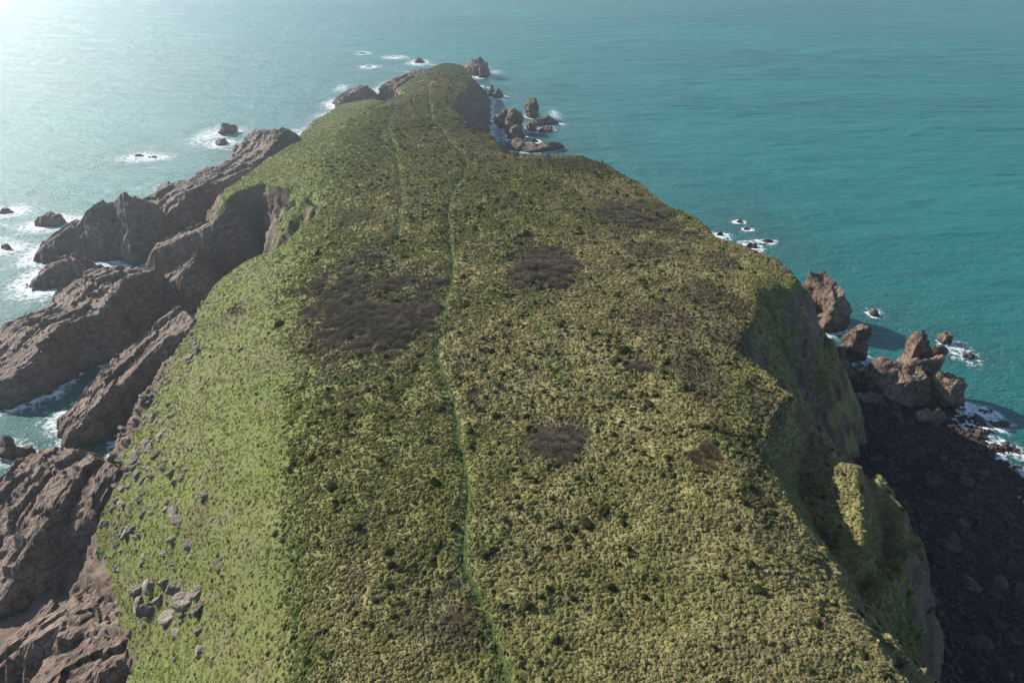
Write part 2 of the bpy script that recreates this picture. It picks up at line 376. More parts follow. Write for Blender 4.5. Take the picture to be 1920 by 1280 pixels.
def turf_tint(x, y):
    n1 = fbm(x / 26, y / 26, 61, 4); n2 = fbm(x / 7, y / 7, 62, 4); n3 = fbm(x / 2, y / 2, 63, 3)
    olive = np.array([.166, .160, .056]); tan = np.array([.232, .202, .090]); green = np.array([.130, .168, .050]); brown = np.array([.130, .100, .065]); slope = np.array([.150, .165, .046])
    far = sstep(90, 220, y)
    w = sstep(.40, .70, n1 * .62 + n2 * .38 + .09 * sstep(-5, 25, x) - .05 * far)[:, None]
    c = olive * (1 - w) + tan * w
    g = (sstep(.55, .72, n2 * .6 + (1 - n1) * .4) * .8)[:, None]; c = c * (1 - g) + green * g
    b = (sstep(.56, .70, n3 * .4 + n2 * .6) * .6)[:, None]; c = c * (1 - b) + brown * b
    bl = break_line(x, y)
    s = (sstep(4.0 + 9 * far, -3 - 6 * far, bl))[:, None]; sc = slope * (1 - .35 * w) + np.array([.22, .21, .095]) * .35 * w
    bright = sstep(.5, .68, fbm(x / 11, y / 11, 66, 3))[:, None]; sc = sc * (1 - .5 * bright) + np.array([.140, .175, .050]) * .5 * bright
    c = c * (1 - s) + sc * s
    line = np.exp(-((bl - 1.2) / 1.3) ** 2) * sstep(80, 40, y); c = c * (1 - .5 * line[:, None]) + np.array([.045, .088, .018]) * .5 * line[:, None]
    for pc, pr, a in (((1080, 690), (150, 90), .55), ((1000, 1000), (120, 110), .5), ((1250, 780), (130, 90), .5), ((900, 760), (60, 60), .4), ((1150, 1200), (200, 80), .3)):
        q = world_blob(x, y, pc, pr) + (n2 - .5) * 1.4; f = (sstep(1.2, .3, q) * a)[:, None]; c = c * (1 - f) + np.array([.275, .230, .110]) * f
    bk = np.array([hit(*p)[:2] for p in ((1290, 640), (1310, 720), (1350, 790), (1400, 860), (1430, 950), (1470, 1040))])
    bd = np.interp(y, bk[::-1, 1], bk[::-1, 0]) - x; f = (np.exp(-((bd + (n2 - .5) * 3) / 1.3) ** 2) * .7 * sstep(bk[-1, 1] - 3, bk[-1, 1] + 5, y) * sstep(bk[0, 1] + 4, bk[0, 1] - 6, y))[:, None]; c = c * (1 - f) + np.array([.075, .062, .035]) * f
    gt = np.array([hit(*p)[:2] for p in ((988, 540), (1000, 590), (1020, 630), (1036, 665), (1050, 720))])
    gd = np.interp(y, gt[::-1, 1], gt[::-1, 0]) - x; f = (np.exp(-((gd + (n3 - .5) * 2) / .7) ** 2) * .6 * (y > gt[-1, 1]) * (y < gt[0, 1]))[:, None]; c = c * (1 - f) + np.array([.12, .17, .045]) * f
    soil = (sstep(.60, .68, fbm(x / 6 + 40, y / 2.5, 67, 4)) * sstep(1, -4, bl) * .55)[:, None]; c = c * (1 - soil) + np.array([.165, .140, .08]) * soil
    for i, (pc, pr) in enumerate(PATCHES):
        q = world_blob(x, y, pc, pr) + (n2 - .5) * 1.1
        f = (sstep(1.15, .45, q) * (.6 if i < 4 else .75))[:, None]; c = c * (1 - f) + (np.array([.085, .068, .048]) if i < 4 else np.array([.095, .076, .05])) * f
    return c * (.92 + .40 * n3)[:, None] 

# ------------------------------------------------------------------ footpaths, worn into the turf
PATHW, RIBBONS = [], []
def footpath(pts, w, label):
    P = np.array([hit(*p) for p in pts]); d = np.r_[0, np.cumsum(np.hypot(*np.diff(P[:, :2], axis=0).T))]
    t = np.arange(0, d[-1], .35); x, y = np.interp(t, d, P[:, 0]), np.interp(t, d, P[:, 1])
    for _ in range(6):
        x[1:-1] = (x[:-2] + 2 * x[1:-1] + x[2:]) / 4; y[1:-1] = (y[:-2] + 2 * y[1:-1] + y[2:]) / 4
    x = x + (vn2(t / 3, t * 0, 91) - .5) * .5; dx, dy = np.gradient(x), np.gradient(y); L = np.hypot(dx, dy); nx, ny = -dy / L, dx / L
    ww = w * (.65 + .7 * vn2(t / 2.2, t * 0 + 3, 92))
    off = np.linspace(-1, 1, 5); X = x[:, None] + nx[:, None] * off * ww[:, None] / 2; Y = y[:, None] + ny[:, None] * off * ww[:, None] / 2
    Z = samp(ZZ, X, Y) + .05 - .04 * (1 - off ** 2)
    o = mesh_obj('footpath', np.stack([X.ravel(), Y.ravel(), Z.ravel()], 1), grid_faces(len(t), 5)[:, ::-1], M_PATH)
    tag(o, label, None, None, 'structure'); PATHW.append((x, y, w)); RIBBONS.append((o, X, Y, off))
footpath([(960, 1300), (935, 1230), (915, 1160), (895, 1120), (877, 1075), (868, 1020), (872, 960), (875, 920), (868, 870), (858, 800), (850, 750), (832, 700), (818, 665), (822, 635), (845, 618), (862, 612)], .48, 'narrow trodden path up the near half of the headland')
footpath([(830, 592), (836, 560), (848, 525), (846, 480), (842, 440), (840, 400), (845, 365), (868, 332), (876, 300), (862, 283), (843, 265), (832, 250), (812, 228), (805, 190), (802, 155)], .52, 'trodden path continuing to the far tip')
footpath([(745, 455), (748, 410), (753, 370), (748, 320), (742, 280), (728, 240), (732, 215)], .42, 'faint second path left of the main one on the far half')

kd = kdtree.KDTree(sum(len(p[0]) for p in PATHW)); q = 0
for x, y, w in PATHW:
    for a, b in zip(x, y): kd.insert((a, b, 0), q); q += 1
kd.balance()
cand = np.argwhere((DD > .5) & (np.abs(XX + 20) < 70))
for i, j in cand:
    dd = kd.find((XX[i, j], YY[i, j], 0))[2]
    if dd < 1.6: ZZ[i, j] -= .34 * math.exp(-(dd / .75) ** 2)
for o, X, Y, off in RIBBONS:
    co = np.stack([X.ravel(), Y.ravel(), (samp(ZZ, X, Y) + .045 - .03 * (1 - off ** 2)).ravel()], 1).astype(np.float32); o.data.vertices.foreach_set('co', co.ravel()); o.data.update()

xf, yf = XX.ravel(), YY.ravel()
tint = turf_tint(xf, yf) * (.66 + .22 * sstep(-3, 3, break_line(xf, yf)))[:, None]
rockm = sstep(1.15, 1.75, SL.ravel() + (fbm(xf / 5, yf / 5, 71, 4) - .5) * 1.2) * sstep(.5, -1.5, DD.ravel())
left_side = sstep(5, -5, xf + 15 + .1 * yf) * sstep(-.5, -2.5, DD.ravel())         # below the rim on the left everything is bare rock
rockm = rockm * (1 - .8 * sstep(0, 30, xf) * sstep(.45, .55, fbm(xf / 6, yf / 6, 73, 4)))
rockm = np.maximum(rockm, sstep(0, -2.5, DD.ravel() + (fbm(xf / 5, yf / 5, 75, 3) - .5) * 5) * sstep(212, 222, yf) * sstep(-40, -30, xf))
gh = np.exp(-(((xf + 56) / 13) ** 2 + ((yf - 184) / 15) ** 2))
left_side = left_side * (1 - np.minimum(1, 1.3 * gh) * sstep(.30, .48, fbm(xf / 3, yf / 3, 74, 4))); rockm = rockm * (1 - .9 * gh)
rockm = np.maximum(rockm, left_side); rockm = np.maximum(rockm, sstep(7, 4, ZZ.ravel() + (fbm(xf / 4, yf / 4, 72) - .5) * 3) * (DD.ravel() < 0))
headland = mesh_obj('headland', np.stack([xf, yf, ZZ.ravel()], 1), grid_faces(len(ys), len(xs))[:, ::-1], M_LAND)
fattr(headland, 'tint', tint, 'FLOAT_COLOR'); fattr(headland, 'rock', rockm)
tag(headland, 'grassy headland running out into the sea', None, None, 'structure')

# ------------------------------------------------------------------ beach of boulders below the right-hand cliff
bx, by = np.arange(40, 118, .5), np.arange(-38, 152, .5)
BY, BX = np.meshgrid(by, bx, indexing='ij')
shore = np.interp(BY, [-40, 100, 118, 128, 136, 150], [104, 103, 101, 93, 80, 66]) + (fbm(BX / 6, BY / 6, 81, 3) - .5) * 7
BZ = np.clip((shore - BX) * .105, -3, 5.5) + (ridge(BX / 4.2, BY / 6, 82, 4) - .6) * 1.7 + (fbm(BX / 1.3, BY / 1.3, 83, 2) - .5) * .8 - .25
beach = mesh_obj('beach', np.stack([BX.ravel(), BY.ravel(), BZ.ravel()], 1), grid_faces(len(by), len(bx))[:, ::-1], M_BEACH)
tag(beach, 'dark boulder beach in the shade of the cliff', None, None, 'structure')
def beach_z(x, y):
    j = int(np.clip((x - bx[0]) / .5, 0, len(bx) - 1)); i = int(np.clip((y - by[0]) / .5, 0, len(by) - 1)); return float(BZ[i, j])

WATERLINE = []                                  # rock points at sea level, for the surf
m = (np.abs(ZZ) < .9) & (YY > 20); WATERLINE += [(a, b) for a, b in zip(XX[m][::3], YY[m][::3])]
m = (np.abs(BZ) < .4) & (BX > 88); WATERLINE += [(a, b) for a, b in zip(BX[m][::4], BY[m][::4])]

# ------------------------------------------------------------------ rock slabs of the left shore
def slab(crest, label, dipw=14, dip=16, scarp=2.4, seed=1, group=None, end=1.6, name='rock_outcrop'):
    """a tilted bed: gentle dip slope towards the sun side, steep scarp on the other; crest = photo points with heights"""
    P = np.array([at_z(*c) for c in crest]); s = P[-1, :2] - P[0, :2]; s = s / np.linalg.norm(s); n = np.array([-s[1], s[0]])
    U, V = P[:, :2] @ s, P[:, :2] @ n; k = np.argsort(U); U, V, Zc = U[k], V[k], P[k, 2]
    pad = 7.0
    u = np.arange(U[0] - pad, U[-1] + pad, .42); zmax = Zc.max() + 5
    v = np.concatenate([np.linspace(-zmax / scarp - 2.5, -.0, 34), np.arange(.3, dipw + 8, .42)])
    uu, vv = np.meshgrid(u, v, indexing='ij')
    cz = np.interp(uu, U, Zc); v0 = np.interp(uu, U, V)
    jag = (ridge(uu / 7, vv / 60, seed, 2) - .55) * 2.4 + (vn2(uu / 1.1, vv / 30, seed + 9) - .5) * 1.2
    w = vv + jag * .9
    out = np.clip(U[0] - uu, 0, None) + np.clip(uu - U[-1], 0, None)
    beds = (fbm(uu / 14, vv / 2.6, seed + 3, 3) - .5) * 2.2
    joint = ridge(uu / 7 + vv / 11, vv / 5 - uu / 15, seed + 5, 3); step = np.floor((w + beds * 1.6) / 2.6) * 2.6
    hd = cz - np.tan(R(dip * (.5 if dip < 30 else 1))) * (.45 * w + .55 * np.clip(step, 0, None)) - 1.6 * np.clip(w - dipw * (.8 + .4 * fbm(uu / 6, vv * 0, seed + 8)), 0, None)
    hs = cz + scarp * w + (ridge(uu / 3.2, vv / 2.2, seed + 6, 3) - .5) * 3.0 * np.clip(-w, 0, 1)
    h = np.where(w > 0, hd, hs) - end * out + (fbm(uu / 7, vv / 7, seed + 7, 2) - .5) * 1.0 - .9 * sstep(.86, .97, joint) + .5 * jag * .3
    uw, vw = uu + (fbm(uu / 6, vv / 6, seed + 21, 2) - .5) * 4 + .35 * vv, w + (fbm(uu / 9, vv / 4, seed + 23, 2) - .5) * 3
    blk = lambda a, b, sd: _h(np.floor(uw / a + .5 * _h(np.floor(vw / b), np.zeros_like(vw), np.zeros_like(vw), sd)), np.floor(vw / b), np.zeros_like(vw), sd + 1)
    h = h + (blk(9, 2.8, seed + 31) - .5) * 1.5 + (blk(4, 1.3, seed + 35) - .5) * .75 + (ridge(uu / 12, w / 1.6, seed + 37, 2) - .6) * .5
    h = np.maximum(h, -3.5)
    X = (uu * s[0] + (vv + v0) * n[0]); Y = (uu * s[1] + (vv + v0) * n[1])
    q = np.stack([X.ravel(), Y.ravel(), h.ravel()], 1)
    jx = (fbm3(q, .6, seed + 13) - .5) * .8; jy = (fbm3(q, .6, seed + 17) - .5) * .8
    q[:, 0] += jx; q[:, 1] += jy
    c = q.mean(0); c[2] = 0
    o = mesh_obj(name, q - c, grid_faces(len(u), len(v)), M_ROCK, smooth=False); o.location = c
    tag(o, label, 'rock', group or 'tilted rock slabs along the left shore')
    mm = np.abs(q[:, 2]) < .6; WATERLINE.extend([(a, b) for a, b in q[mm][::5, :2]])
    return o
slab([(0, 715, 6), (60, 668, 8), (113, 617, 10), (187, 583, 12), (228, 532, 12), (290, 505, 11)], 'long low rock slab at the left frame edge, above the shaded inlet', 20, 15, 2.2, 101)
slab([(128, 818, 2.5), (160, 790, 4.5), (213, 733, 8.5), (287, 660, 13), (340, 622, 16), (368, 600, 18)], 'pale cracked rock slab rising from the glittering pool to the grass', 11, 17, 2.2, 102)
slab([(285, 468, 8), (350, 447, 12), (398, 420, 16), (425, 388, 19.5)], 'broad sloping slab on the seaward side of the dark gully', 16, 22, 2.4, 103)
slab([(280, 545, 5), (310, 533, 7), (345, 508, 10.5), (362, 490, 12)], 'small lit slab at the mouth of the dark gully', 9, 18, 2.2, 104)
slab([(292, 418, 6), (325, 395, 9), (355, 365, 11), (390, 342, 12)], 'ribbed rock slab just right of the tall dark crag', 17, 14, 2.4, 105)
slab([(390, 352, 5), (440, 328, 8), (497, 297, 11), (520, 262, 13.5), (540, 243, 15), (556, 255, 12)], 'long rock slab with a pointed crest below the far grass slope', 20, 14, 2.2, 106)
slab([(140, 432, 7), (165, 397, 13), (190, 380, 15.5), (214, 380, 15), (232, 362, 19), (255, 374, 16.5), (290, 386, 14), (308, 412, 8)], 'tall dark jagged crag standing off the left shore', 12, 40, 1.5, 107, end=2.2, name='rock_crag')
slab([(68, 470, 3), (100, 448, 6), (135, 425, 8), (160, 440, 6)], 'lower shoulder of rock left of the tall dark crag', 9, 20, 1.3, 108, end=1.4)
slab([(62, 520, 2.5), (95, 500, 4.5), (130, 492, 5.5), (150, 505, 3.5)], 'low rounded rock at the foot of the tall dark crag', 8, 14, 1.2, 109, end=1.2)
slab([(-10, 1025, 5), (60, 930, 8), (110, 880, 9.5), (150, 842, 8)], 'ribbed grey slab beside the glittering pool, lower left', 10, 20, 1.6, 110)
slab([(-20, 1135, 3), (58, 1035, 8), (90, 985, 10.5), (112, 940, 12), (160, 880, 13), (182, 858, 13.5)], 'long reddish slab running down to the lower left edge', 9, 20, 2.6, 111)
slab([(105, 1045, 6), (130, 1000, 9.5), (170, 950, 13), (192, 912, 14.5), (222, 880, 15.5)], 'red brown slab directly beneath the scree of the left slope', 6, 18, 1.8, 112)
slab([(120, 1150, 5), (160, 1120, 8), (205, 1085, 11), (235, 1070, 12.5)], 'dark slab above the shaded cove at lower left', 9, 16, 2.0, 113)
slab([(-30, 1270, 3), (40, 1215, 7), (110, 1178, 9.5), (180, 1185, 11.5), (240, 1175, 13.5)], 'pale topped rock ledge on the near side of the shaded cove', 7, 12, 1.0, 114)
slab([(40, 1330, 7), (120, 1290, 10), (200, 1250, 12.5), (250, 1225, 14)], 'dark red ledge at the bottom left corner', 9, 14, 1.4, 115)
slab([(638, 188, 3.5), (665, 172, 7), (688, 162, 9), (703, 172, 6)], 'dark wedge of rock at the far left shore with surf at its foot', 14, 20, 1.6, 116, end=1.2)
slab([(703, 182, 4), (722, 163, 8), (738, 172, 6), (757, 180, 5)], 'small dark rock between the far wedge and the grass point', 9, 20, 1.6, 117, end=1.2)
slab([(745, 160, 3.5), (775, 142, 4.5), (800, 130, 4.5)], 'low dark rock shelf along the far left side of the point', 10, 14, 1.5, 118, end=1.0)

# ------------------------------------------------------------------ free-standing rocks and stacks
def rock_verts(sub, seed, size, planes=16, strata=.35, rough=.25, boxy=False):
    import bmesh
    bm = bmesh.new(); bmesh.ops.create_icosphere(bm, subdivisions=sub, radius=1)
    bm.verts.ensure_lookup_table()
    v = np.array([w.co[:] for w in bm.verts]); f = np.array([[w.index for w in q.verts] for q in bm.faces]); bm.free()
    r = np.random.default_rng(seed); n = r.normal(size=(planes, 3)); n /= np.linalg.norm(n, axis=1)[:, None]
    if boxy:
        a = r.uniform(0, 1.6); t = r.uniform(-.22, .22, 2)
        ax = np.array([[math.cos(a), math.sin(a), t[0]], [-math.sin(a), math.cos(a), t[1]], [-t[0], -t[1], 1.0]]); n = np.concatenate([ax, -ax, n[:6]])
        d = np.concatenate([r.uniform(.62, .82, 6), r.uniform(.8, 1.05, 6)])
    else: d = r.uniform(.62, 1.0, planes)
    n /= np.linalg.norm(n, axis=1)[:, None]; k = v @ n.T
    rad = np.min(np.where(k > .08, d / np.maximum(k, .08), 9), axis=1); rad = np.minimum(rad, 1.25)
    p = v * rad[:, None] * np.asarray(size)
    sc = 1.0 / max(size)
    p = p + v * ((fbm3(p, 2.4 * sc, seed) - .5) * rough * max(size) * 1.6)[:, None]
    tilt = p[:, 2] + .45 * p[:, 0] - .3 * p[:, 1]
    p = p + v * ((vn3(p[:, 0] * .5 * sc, p[:, 1] * .5 * sc, tilt * 5 * sc, seed + 5) - .5) * strata * max(size) * .5)[:, None]
    return p, f
def sea_rock(lobes, label, name='sea_stack', group=None, seed=1, sub=5, cat='rock', boxy=True):
    """lobes: (photo x, y of the foot, half width px, top z, depth ratio); one or more blocks grown together"""
    V, F, off = [], [], 0
    for i, (px, py, hw, zt, dr) in enumerate(lobes):
        b = at_z(px, py, 0.0); f = to_px(*b)[2]; w = hw * f / FPX
        p, fc = rock_verts(sub, seed * 31 + i, (w, w * dr, zt * .62 + .8), planes=14, boxy=boxy, rough=.30 if boxy else .3, strata=.5 if boxy else .45)
        p[:, 2] = (p[:, 2] - p[:, 2].min()) / (p[:, 2].max() - p[:, 2].min()) * (zt + 3.0) - 3.0
        taper = 1.15 - .35 * np.clip(p[:, 2] / max(zt, .1), 0, 1) ** 1.5
        p[:, :2] *= taper[:, None]; p[:, 0] += b[0]; p[:, 1] += b[1] + w * dr * .8
        V.append(p); F.append(fc + off); off += len(p)
    V = np.concatenate(V); F = np.concatenate(F); c = V.mean(0); c[2] = 0
    o = mesh_obj(name, V - c, F, M_ROCK, smooth=False); o.location = c
    tag(o, label, cat, group)
    mm = np.abs(V[:, 2]) < .8; WATERLINE.extend([(a, b) for a, b in V[mm][::3, :2]])
    return o
G1 = 'sea stacks off the right-hand beach'
sea_rock([(1556, 622, 30, 11, 1.0), (1528, 600, 30, 12.5, .9)], 'flat topped red brown sea stack closest behind the cliff corner', group=G1, seed=3)
sea_rock([(1604, 680, 24, 9.5, .9)], 'slim two tone sea stack between the flat topped stack and the largest stack', group=G1, seed=4)
sea_rock([(1692, 765, 66, 9.0, .55), (1660, 745, 34, 9.5, .8), (1722, 745, 38, 11, .7), (1706, 728, 22, 14.5, .8), (1730, 735, 20, 12.5, .8)], 'largest brown sea stack with jagged twin pinnacles', group=G1, seed=5)
sea_rock([(1770, 770, 34, 8.5, .9)], 'rounded sea stack at the seaward end beside the largest stack', group=G1, seed=6)
for a in [([(1580, 720, 30, 5, .8)], 'low dark outcrop at the cliff foot before the slim stack'), ([(1630, 775, 34, 4.5, .7), (1600, 770, 20, 3.5, .8)], 'low dark outcrop between the cliff foot and the largest stack'), ([(1740, 800, 34, 3.5, .6)], 'dark ledge in front of the rounded stack'), ([(1540, 690, 26, 6, .8)], 'dark outcrop hidden in shade below the flat topped stack')]:
    sea_rock(a[0], a[1], 'rock_outcrop', 'dark outcrops at the foot of the right-hand cliff', int(a[0][0][0]), 4, boxy=False)
G2 = 'small rocks awash off the right-hand stacks'
for a in [((1640, 592, 9, 1.6, .8), 'small dark rock awash beyond the slim stack'), ((1776, 645, 11, 2.6, .9), 'dark rock in white surf behind the largest stack'), ((1818, 672, 13, 1.3, .5), 'outermost low rock in surf off the right-hand stacks'), ((1848, 815, 10, 1.2, .6), 'small rock at the shaded waterline below the rounded stack')]:
    sea_rock([a[0]], a[1], 'sea_rock', G2, int(a[0][0]), 3)
G3 = 'rocks off the far right side of the point'
for a in [([(995, 222, 12, 10, 1)], 'pointed pyramid rock standing alone right of the far point', 'sea_stack'), ([(965, 250, 20, 11, 1), (945, 242, 16, 9, 1)], 'largest stack against the far right cliff of the point', 'sea_stack'),
          ([(1024, 236, 19, 4.5, .7)], 'wide low rock right of the pointed pyramid rock', 'sea_rock'), ([(995, 246, 9, 5, 1)], 'small block below the pointed pyramid rock', 'sea_rock'),
          ([(1022, 248, 14, 2.5, .7)], 'low dark rock in front of the wide low rock', 'sea_rock'), ([(1003, 266, 8, 1.6, .8)], 'tiny flat rock in the far right cove', 'sea_rock'),
          ([(1000, 284, 30, 3.0, .5), (1030, 282, 22, 3.6, .6), (970, 280, 22, 4, .7)], 'dark rocky shelf at the foot of the far right cove', 'rock_shelf'),
          ([(933, 184, 11, 5, .8), (922, 180, 7, 6, .8)], 'small dark rock jutting from the far right cliff', 'sea_rock'),
          ([(968, 262, 16, 6, 1)], 'brown block between the largest far stack and the dark shelf', 'sea_rock')]:
    sea_rock(a[0], a[1], a[2], G3, int(a[0][0][0]) + 7, 4, boxy=False)
sea_rock([(893, 142, 16, 11, .8), (908, 146, 11, 9, .8), (884, 138, 14, 8, .8)], 'jagged dark rocks at the very tip of the headland', 'rock_crag', None, 77, 4, boxy=False)
G4 = 'rocks awash off the left shore'
for a in [((425, 252, 17, 5, .8), 'dark rock in white surf off the long pointed slab'), ((412, 272, 13, 2.5, 1), 'low rock joining the surf rock to the long slab'), ((262, 294, 9, 1.0, .5), 'left of two rocks just breaking the surface mid left'), ((284, 297, 9, .9, .5), 'right of two rocks just breaking the surface mid left'),
          ((90, 425, 22, 4.0, .8), 'separate dark rock left of the tall dark crag'), ((12, 400, 15, 1.6, .5), 'low rock at the left frame edge level with the crag'), ((8, 468, 11, 1.8, .6), 'small rock at the left frame edge below the crag'),
          ((8, 862, 22, 5, .9), 'dark rounded rock at the left edge of the glittering pool'), ((38, 858, 16, 2.5, .7), 'low dark rock at the near edge of the glittering pool'),
          ((785, 118, 8, 3.2, .7), 'dark rock in surf off the far tip'), ((680, 101, 8, .8, .5), 'outermost rock awash off the far left point'), ((692, 126, 7, .7, .5), 'rock awash nearer the far left shore'), ((735, 108, 7, .6, .5), 'rock awash midway along the far surf line'),
          ((1386, 418, 8, 1.0, .5), 'small flat rock off the right shore, farthest of its group'), ((1400, 432, 9, .9, .5), 'flat rock off the right shore, second of its group'), ((1442, 455, 12, .9, .5), 'flat dark rock off the right shore, farthest from land'), ((1352, 442, 8, 1.2, .5), 'dark rock under the grass rim on the right shore'), ((1412, 464, 14, 1.4, .5), 'wet rock strip under the grass rim on the right shore')]:
    sea_rock([a[0]], a[1], 'sea_rock', G4 if a[0][0] < 600 else None, int(a[0][0]) + 3, 4, boxy=False)

# ------------------------------------------------------------------ boulders
B_MESH = []
for k in range(8):
    r = np.random.default_rng(300 + k); p, f = rock_verts(3, 300 + k, (1, r.uniform(.55, .85), r.uniform(.45, .7)), planes=9, strata=.28, rough=.22)
    o = mesh_obj('boulder_source', p, f, M_BOULDER, smooth=False); B_MESH.append(o.data); bpy.data.objects.remove(o)
B_BEACH = []
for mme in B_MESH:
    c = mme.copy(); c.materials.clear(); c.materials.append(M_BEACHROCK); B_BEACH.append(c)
def boulder(loc, s, label, group, meshes=B_MESH, flat=1.0, name='boulder', yaw=None):
    o = bpy.data.objects.new(name, random.choice(meshes)); C.objects.link(o)
    o.location = (loc[0], loc[1], loc[2] + .05 * s * flat); o.scale = (s * random.uniform(.8, 1.2), s * random.uniform(.8, 1.1), s * random.uniform(.75, 1.15) * flat)
    o.rotation_euler = (random.uniform(-.4, .4), random.uniform(-.4, .4), random.uniform(0, 6.28) if yaw is None else yaw)
    return tag(o, label, 'boulder', group)
GB = 'boulders on the left grass slope'
for px, py, w, fl, lb in [
    (385, 928, 22, 1, 'pale grey boulder standing alone highest on the left slope'), (379, 940, 9, 1, 'small stone just below the lone pale boulder'), (325, 1013, 20, 1, 'pale domed boulder left of the long pale block'),
    (320, 1031, 11, 1, 'small stone tucked below the pale domed boulder'), (357, 1021, 24, .8, 'long pale block on the turf right of the domed boulder'), (357, 1041, 13, .5, 'flat pale stone below the long pale block'),
    (410, 1060, 22, 1, 'grey boulder casting a dark shadow, rightmost on the left slope'), (397, 1066, 10, 1, 'small stone touching the rightmost slope boulder'), (328, 963, 26, 1.1, 'large dark boulder beside the pale flat slab stone'),
    (339, 979, 28, .45, 'pale flat slab stone leaning in the grass'), (312, 955, 18, .6, 'flat grey stone left of the large dark boulder'), (317, 941, 13, 1, 'dark stone above the large dark boulder'),
    (285, 963, 16, 1, 'grey boulder midway between the dark boulder and the rock edge'), (370, 660, 20, 1.3, 'dark upright boulder highest at the rock edge'), (352, 674, 22, .8, 'grey flat boulder just below the upright dark one'),
    (325, 1056, 13, 1, 'dark small boulder below the domed boulder'), (329, 1069, 13, 1, 'second dark small boulder below the domed boulder'), (375, 1222, 22, 1, 'pale boulder at the bottom of the left slope'), (330, 1235, 15, 1, 'small dark stone near the bottom of the left slope'),
    (375, 1180, 20, 1.2, 'narrow upright stone below the rocky outcrop'), (332, 1188, 20, .8, 'dark block below the rocky outcrop'), (245, 1187, 20, .8, 'grey block at the grass edge above the bottom ledge')]:
    p = hit(px, py); boulder(p, w * .5 * to_px(*p)[2] / FPX * 1.15, lb, GB, flat=fl)
for px, py, w in [(287, 783, 20), (323, 780, 16), (303, 793, 15), (280, 837, 26), (300, 820, 22), (257, 853, 26), (237, 830, 22), (230, 870, 22), (240, 880, 20), (287, 893, 18), (307, 877, 18), (343, 893, 24), (323, 887, 18), (297, 850, 20),
                  (197, 927, 20), (227, 918, 22), (205, 910, 18), (277, 880, 17), (263, 933, 17), (227, 946, 20), (240, 1000, 22), (263, 1006, 17), (272, 1045, 20), (217, 1021, 18), (250, 868, 16), (330, 905, 16), (312, 865, 14), (268, 900, 15), (298, 770, 13), (316, 760, 12), (210, 955, 15), (352, 880, 15), (335, 872, 14)]:
    p = hit(px, py); boulder(p, w * .5 * to_px(*p)[2] / FPX * 1.1, 'grey boulder in the scree along the top of the left shore rocks', 'scree boulders along the left grass edge', flat=random.uniform(.7, 1.1))
for px, py, w in [(258, 1108, 34), (285, 1100, 30), (310, 1095, 28), (332, 1103, 34), (350, 1128, 38), (372, 1112, 26), (376, 1140, 26), (318, 1155, 30), (285, 1140, 36), (262, 1135, 30), (300, 1125, 26), (345, 1152, 20)]:
    p = hit(px, py); boulder(p, w * .5 * to_px(*p)[2] / FPX * 1.15, 'broken block of the small rocky outcrop low on the left slope', 'blocks of the rocky outcrop', flat=random.uniform(.9, 1.4))
for k in range(900):
    t = random.random(); px = np.interp(t, [0, .2, .4, .6, .8, 1], [375, 335, 300, 265, 225, 240]) + random.gauss(-4, 24); py = np.interp(t, [0, .2, .4, .6, .8, 1], [600, 670, 745, 815, 905, 1080])
    p = hit(px, py)
    if p[2] < 7 or k % 4: continue
    boulder(p, random.uniform(.25, .8) * random.uniform(.6, 1.2), 'grey boulder in the scree along the top of the left shore rocks', 'scree boulders along the left grass edge', flat=random.uniform(.6, 1.1))
for k in range(90):
    px, py = random.uniform(235, 425), random.uniform(800, 1200)
    if random.random() > .35 + .65 * (px < 360): continue
    p = hit(px, py)
    if p[2] < 13: continue
    boulder(p, random.uniform(.12, .32), 'small loose stone lying in the turf of the left slope', 'loose stones in the turf of the left slope', name='stone')
n_b = 0
for k in range(3000):
    x, y = random.uniform(52, 106), random.uniform(30, 136)
    z = beach_z(x, y); px, py, f = to_px(x, y, z)
    if z < -.5 or float(samp(ZZ, np.array([x]), np.array([y]))[0]) > z + .3 or not (0 < px < 1960 and 0 < py < 1300): continue
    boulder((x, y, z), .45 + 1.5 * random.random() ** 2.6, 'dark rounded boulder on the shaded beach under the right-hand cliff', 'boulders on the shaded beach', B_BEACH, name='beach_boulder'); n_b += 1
    if n_b >= 230: break

# cobbles between the boulders: one mass of stones
cob_lib = bpy.data.collections.new('cobble_library')
for i, me_ in enumerate(B_BEACH[:4]): cob_lib.objects.link(bpy.data.objects.new('cobble_%02d' % i, me_))
CLUMPS = []
# ------------------------------------------------------------------ blackthorn thickets
def twig_mesh(k, twigs, mat, rad=1.0, h=.95, core=True):
    r = np.random.default_rng(700 + k); V, F = [], []
    for b in range(twigs):
        a = r.uniform(0, 6.283); e = math.asin(r.uniform(.08, 1)); L = r.uniform(.75, 1.1)
        tip = np.array([math.cos(a) * math.cos(e) * rad * L, math.sin(a) * math.cos(e) * rad * L, math.sin(e) * h * L])
        base = tip * r.uniform(.15, .6) + r.normal(size=3) * .08; side = r.normal(size=3); side *= r.uniform(.010, .024) / np.linalg.norm(side)
        i = len(V); V += [tuple(base - side), tuple(base + side), tuple(tip)]; F.append((i, i + 1, i + 2))
    import bmesh
    bm = bmesh.new(); bmesh.ops.create_icosphere(bm, subdivisions=2, radius=1 if core else .05); q = np.array([w.co[:] for w in bm.verts]); i = len(V)
    F += [tuple(i + w.index for w in f.verts) for f in bm.faces]; bm.free()
    q = q * (.5 + .7 * fbm3(q + k, 2.0, 70 + k, 3))[:, None] * np.array([rad * .62, rad * .62, h * .55]); V += [tuple(w) for w in q]
    me = bpy.data.meshes.new('twig_clump'); me.from_pydata(V, [], F); me.materials.append(mat); return me
TW_D = [twig_mesh(k, 950, M_TWIG) for k in range(4)]; TW_B = [twig_mesh(k + 9, 950, M_TWIGB) for k in range(2)]
